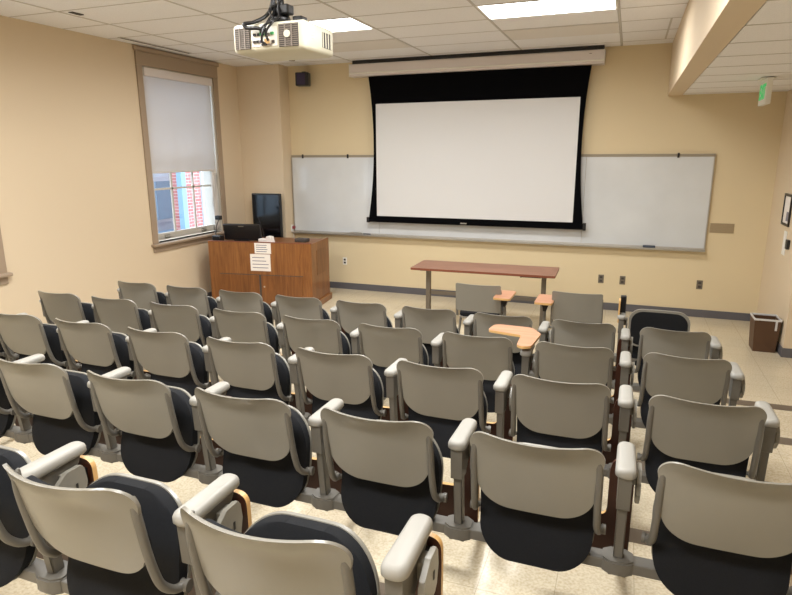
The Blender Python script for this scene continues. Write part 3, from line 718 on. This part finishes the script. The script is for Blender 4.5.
def build_chair():
    t = thing('auditorium_chair', '', 'chair')
    obj('back_shell', CH['back_shell'], t); obj('back_cushion', CH['back_cushion'], t)
    obj('seat_cushion', CH['seat_cushion'], t); obj('seat_shell', CH['seat_shell'], t)
    for a, b in (('tubeL', 'capL'), ('tubeR', 'capR')):
        f = obj('frame_tube', CH[a], t); obj('hinge_cap', CH[b], f)
    obj('hinge_bar', CH['bar'], t)
    return t
def build_arm(tab='folded', high=False):
    t = thing('armrest', '', 'armrest')
    obj('base_bracket', AR['base'], t); obj('post', AR['post'], t)
    obj('post_cover', AR['cover'], t); obj('arm_pad', AR['pad'], t)
    p = obj('hinge_plate', AR['plate'], t); obj('plate_slot', AR['slot'], p)
    if tab == 'folded':
        q = obj('folded_tablet', AR['tablet_high' if high else 'tablet'], t); q['label'] = 'dark brown folded writing tablet with tan edge'; obj('tablet_hinge', AR['tabhinge'], q)
    if tab == 'open':
        q = obj('open_tablet', AR['open_tablet'], t); q['label'] = 'light oak writing tablet swung open'; obj('tablet_hinge', AR['open_hinge'], q)
    return t
def dup(root):
    r = root.copy(); COL.objects.link(r)
    def rec(a, b):
        for ch in a.children:
            c = ch.copy(); COL.objects.link(c); c.parent = b; rec(ch, c)
    rec(root, r); return r
bpy.context.view_layer.update()
ORD = ['aisle-end', 'second', 'third', 'fourth', 'fifth', 'sixth', 'seventh', 'eighth', 'ninth', 'tenth']
# name, base y, floor z, x of the last chair centre (aisle end), number of chairs
ROWS = [('nearest row', -7.39, .4452, -.520, 3), ('second-nearest row', -6.49, .344, .59, 7), ('middle row', -5.645, .258, .59, 9),
        ('fourth-nearest row', -4.80, .172, .59, 9), ('farthest long row', -3.93, .086, .59, 9)]
chair0 = arm_high = arm0 = arm_plain = arm_open = None
for rn, by, fz, x0, n in ROWS:
    for k in range(n):
        if chair0 is None: c = chair0 = build_chair()
        else: c = dup(chair0)
        dz = .028 if rn == 'nearest row' else 0
        c.location = (x0-.012-.6*k+(.022 if k == 0 and n > 3 else 0), by-(.045 if rn == 'middle row' and k == 0 else 0), fz+dz)
        c['label'] = 'grey chair with folded charcoal seat, %s, %s' % ('aisle end' if k == 0 else ORD[k]+' from the aisle end', rn)
        c['category'] = 'chair'; c['group'] = 'tip-up chairs of the '+rn
    for k in range(n+1):
        x = x0+.288-.6*k
        mode = 'plain' if k == n or (k == 0 and rn != 'nearest row') else ('high' if rn == 'nearest row' else 'folded')
        if rn == 'fourth-nearest row' and k == 2: mode = 'open'
        if mode == 'high':
            if arm_high is None: a = arm_high = build_arm('folded', True)
            else: a = dup(arm_high)
        elif mode == 'folded':
            if arm0 is None: a = arm0 = build_arm('folded')
            else: a = dup(arm0)
        elif mode == 'plain':
            if arm_plain is None: a = arm_plain = build_arm('none')
            else: a = dup(arm_plain)
        else: a = arm_open = build_arm('open')
        a.location = (x, by+.035, fz+dz-.014)
        where = 'at the aisle end' if k == 0 else ('at the far left end' if k == n else 'between %s and %s chairs from the aisle' % ('first' if k == 1 else ORD[k-1], ORD[k]))
        a['label'] = ('grey armrest post %s, %s' % (where, rn)) if mode != 'open' else 'grey armrest with light oak tablet swung open across the seat, fourth-nearest row'
        a['category'] = 'armrest'; a['group'] = 'armrests of the '+rn
    xa, xb = x0+.3-.6*n-.07, x0+.3+.07
    bt = thing('seat_beam', 'long grey steel floor beam carrying the chairs of the %s' % rn, 'beam', (0, by+.035, fz), group='seat beams')
    bm = BM(); box(bm, xa, xb, -.030, .030, -.014+.280+dz, -.014+.322+dz, bev=.004); ob('beam', bm, M['steel'], bt)
    for k in range(0, n+1):
        x = x0+.3-.6*k
        bm = BM(); prism(bm, [(-.01, .268+dz), (.025, .268+dz), (.49, .012), (.49, .0), (.42, .0), (.42, .012)], 0, x-.02, x+.02)
        ob('support_leg', bm, M['steel'], bt)

# the lone fixed chair ahead of the farthest long row, its charcoal side towards the camera
bx6, by6 = .545, -3.02
t = thing('auditorium_chair', 'lone dark-fronted grey-rimmed chair near the bin, ahead of the farthest long row', 'chair', (bx6, by6, 0))
obj('back_shell', mesh(slab(.242, .46, .792, lambda u: -.115-.012*u, -.03, .10, .09, .02), 'back_shell', M['shell'], True), t)
obj('back_cushion', mesh(slab(.222, .475, .772, lambda u: -.119-.012*u, -.03, .09, .08, .02, crown=.008), 'back_cushion', M['fabric'], True), t)
for s in ('L', 'R'):
    f = obj('frame_tube', CH['tube'+s], t); obj('hinge_cap', CH['cap'+s], f)
obj('hinge_bar', CH['bar'], t)
obj('seat_cushion', mesh(slab(.226, .245, .60, lambda u: -.03+.05*u, -.012, .12, .13, .045, crown=.012), 'seat_cushion', M['fabric'], True), t)
for x, lb in ((bx6-.3, 'grey armrest post left of the lone dark chair, its tablet half raised'),):
    a = dup(arm_plain); a.location = (x, by6, 0); a['label'] = lb; a['category'] = 'armrest'
    if 'group' in a: del a['group']
    if x < bx6:
        bm = BM(); prism(bm, round_poly([(-.05, .64), (.12, .60), (.13, .70), (.07, .84), (-.04, .84)], .02), 0, -.032, -.018, mi=0, mi_side=1)
        q = ob('raised_tablet', bm, [M['brown'], M['edge']], a)
        bm = BM(); box(bm, -.02, .03, .05, .11, .70, .86, bev=.008); ob('tablet_hinge', bm, M['black'], q)
bt = thing('seat_beam', 'short grey steel floor beam under the lone dark chair', 'beam', (bx6, by6, 0), group='seat beams')
bx('beam', (-.37, .37, -.030, .030, .280, .322), M['steel'], bt, bev=.004)
for x in (-.3, .3):
    bm = BM(); prism(bm, [(-.01, .281), (.025, .281), (.49, .012), (.49, .0), (.42, .0), (.42, .012)], 0, x-.02, x+.02); ob('support_leg', bm, M['steel'], bt)

# the two straight-topped tablet chairs in front
def front_chair(x, y, side, label):
    t = thing('tablet_chair', label, 'chair', (x, y, 0), group='straight-topped chairs in front of the table')
    obj('back_shell', ms_shell, t); obj('seat', ms_seat, t); obj('seat_shell', ms_sshell, t)
    for s in (-1, 1):
        bm = BM(); tube(bm, smooth_path([(s*.225, -.04, .74), (s*.232, -.02, .55), (s*.23, .0, .44)]), .013, 10); ob('back_upright', bm, M['steel'], t, True)
    for sx in (-1, 1):
        for sy in (0, 1):
            bm = BM(); tube(bm, [(sx*.20, .04+.34*sy, .42), (sx*.23, -.02+.46*sy, 0.0)], .013, 10); ob('leg', bm, M['steel'], t, True)
    bm = BM(); prism(bm, round_poly([(-.085, -.20), (.085, -.20), (.085, .18), (-.085, .18)], .03), 2, .70, .72, mi=0, mi_side=1)
    q = ob('tablet', bm, [M['lam'], M['edge']], t); q.location = (side*(.27 if side > 0 else .30), -.02, -.015)
    bm = BM(); prism(bm, [(-.05, .70), (.05, .70), (.02, .62), (.015, .60), (-.015, .60), (-.02, .64)], 1, -.05, .03); o = ob('tablet_bracket', bm, M['black'], q)
    bm = BM(); tube(bm, smooth_path([(0, -.01, .62), (0, -.01, .50), (-side*.03, -.0, .44), (-side*.11, 0, .43)]), .014, 10); ob('tablet_post', bm, M['steel'], q, True)
ms_shell = mesh(slab(.235, .50, .80, lambda u: -.03-.05*u, .02, .018, .02, .012, sag=.006), 'back_shell', M['shell'], True)
bm = BM(); prism(bm, round_poly([(-.21, -.01), (.21, -.01), (.22, .40), (-.22, .40)], .05), 2, .43, .475)
bmesh.ops.bevel(bm, geom=[e for e in bm.edges if abs(e.verts[0].co.z-e.verts[1].co.z) < 1e-5], offset=.012, segments=3, affect='EDGES'); ms_seat = mesh(bm, 'seat', M['fabric'], True)
bm = BM(); prism(bm, round_poly([(-.215, -.02), (.215, -.02), (.225, .405), (-.225, .405)], .05), 2, .415, .431); ms_sshell = mesh(bm, 'seat_shell', M['shell'], True)
front_chair(-1.145, -2.55, 1, 'straight-topped grey tablet chair on the left, under the long table middle')
front_chair(-.165, -2.60, -1, 'straight-topped grey tablet chair on the right, by the table right leg')

# ------------------------------------------------------------------ world, sun, camera
w = bpy.data.worlds.new('overcast'); S.world = w; w.use_nodes = True
bg = w.node_tree.nodes['Background']; bg.inputs[0].default_value = (.70, .83, 1.0, 1); bg.inputs[1].default_value = 6.5
f_, yaw, pitch, roll = 604.35, -.3620, .2332, -.0042
Cp = Vector((.2067, -8.557, 2.0958))
cyw, syw, cp_, sp_ = cos(yaw), sin(yaw), cos(pitch), sin(pitch)
Fv = Vector((syw*cp_, cyw*cp_, -sp_)); Rv = Vector((cyw, -syw, 0)); Uv = Rv.cross(Fv)
cr, sr = cos(roll), sin(roll)
R2 = Rv*cr+Uv*sr; U2 = -Rv*sr+Uv*cr
cam = bpy.data.cameras.new('camera'); co = bpy.data.objects.new('camera', cam); COL.objects.link(co)
cam.sensor_width = 36; cam.sensor_fit = 'HORIZONTAL'; cam.lens = f_*36/792; cam.clip_start = .02; cam.clip_end = 200
m = Matrix((R2, U2, -Fv)).transposed().to_4x4(); m.translation = Cp; co.matrix_world = m
S.camera = co
S.view_settings.view_transform = 'Standard'; S.view_settings.look = 'None'; S.view_settings.exposure = 0.0; S.view_settings.gamma = 1.0
S.view_settings.use_curve_mapping = False
S.cycles.use_denoising = True
S.cycles.max_bounces = 8; S.cycles.diffuse_bounces = 5; S.cycles.transparent_max_bounces = 8
S.cycles.sample_clamp_indirect = 4.0
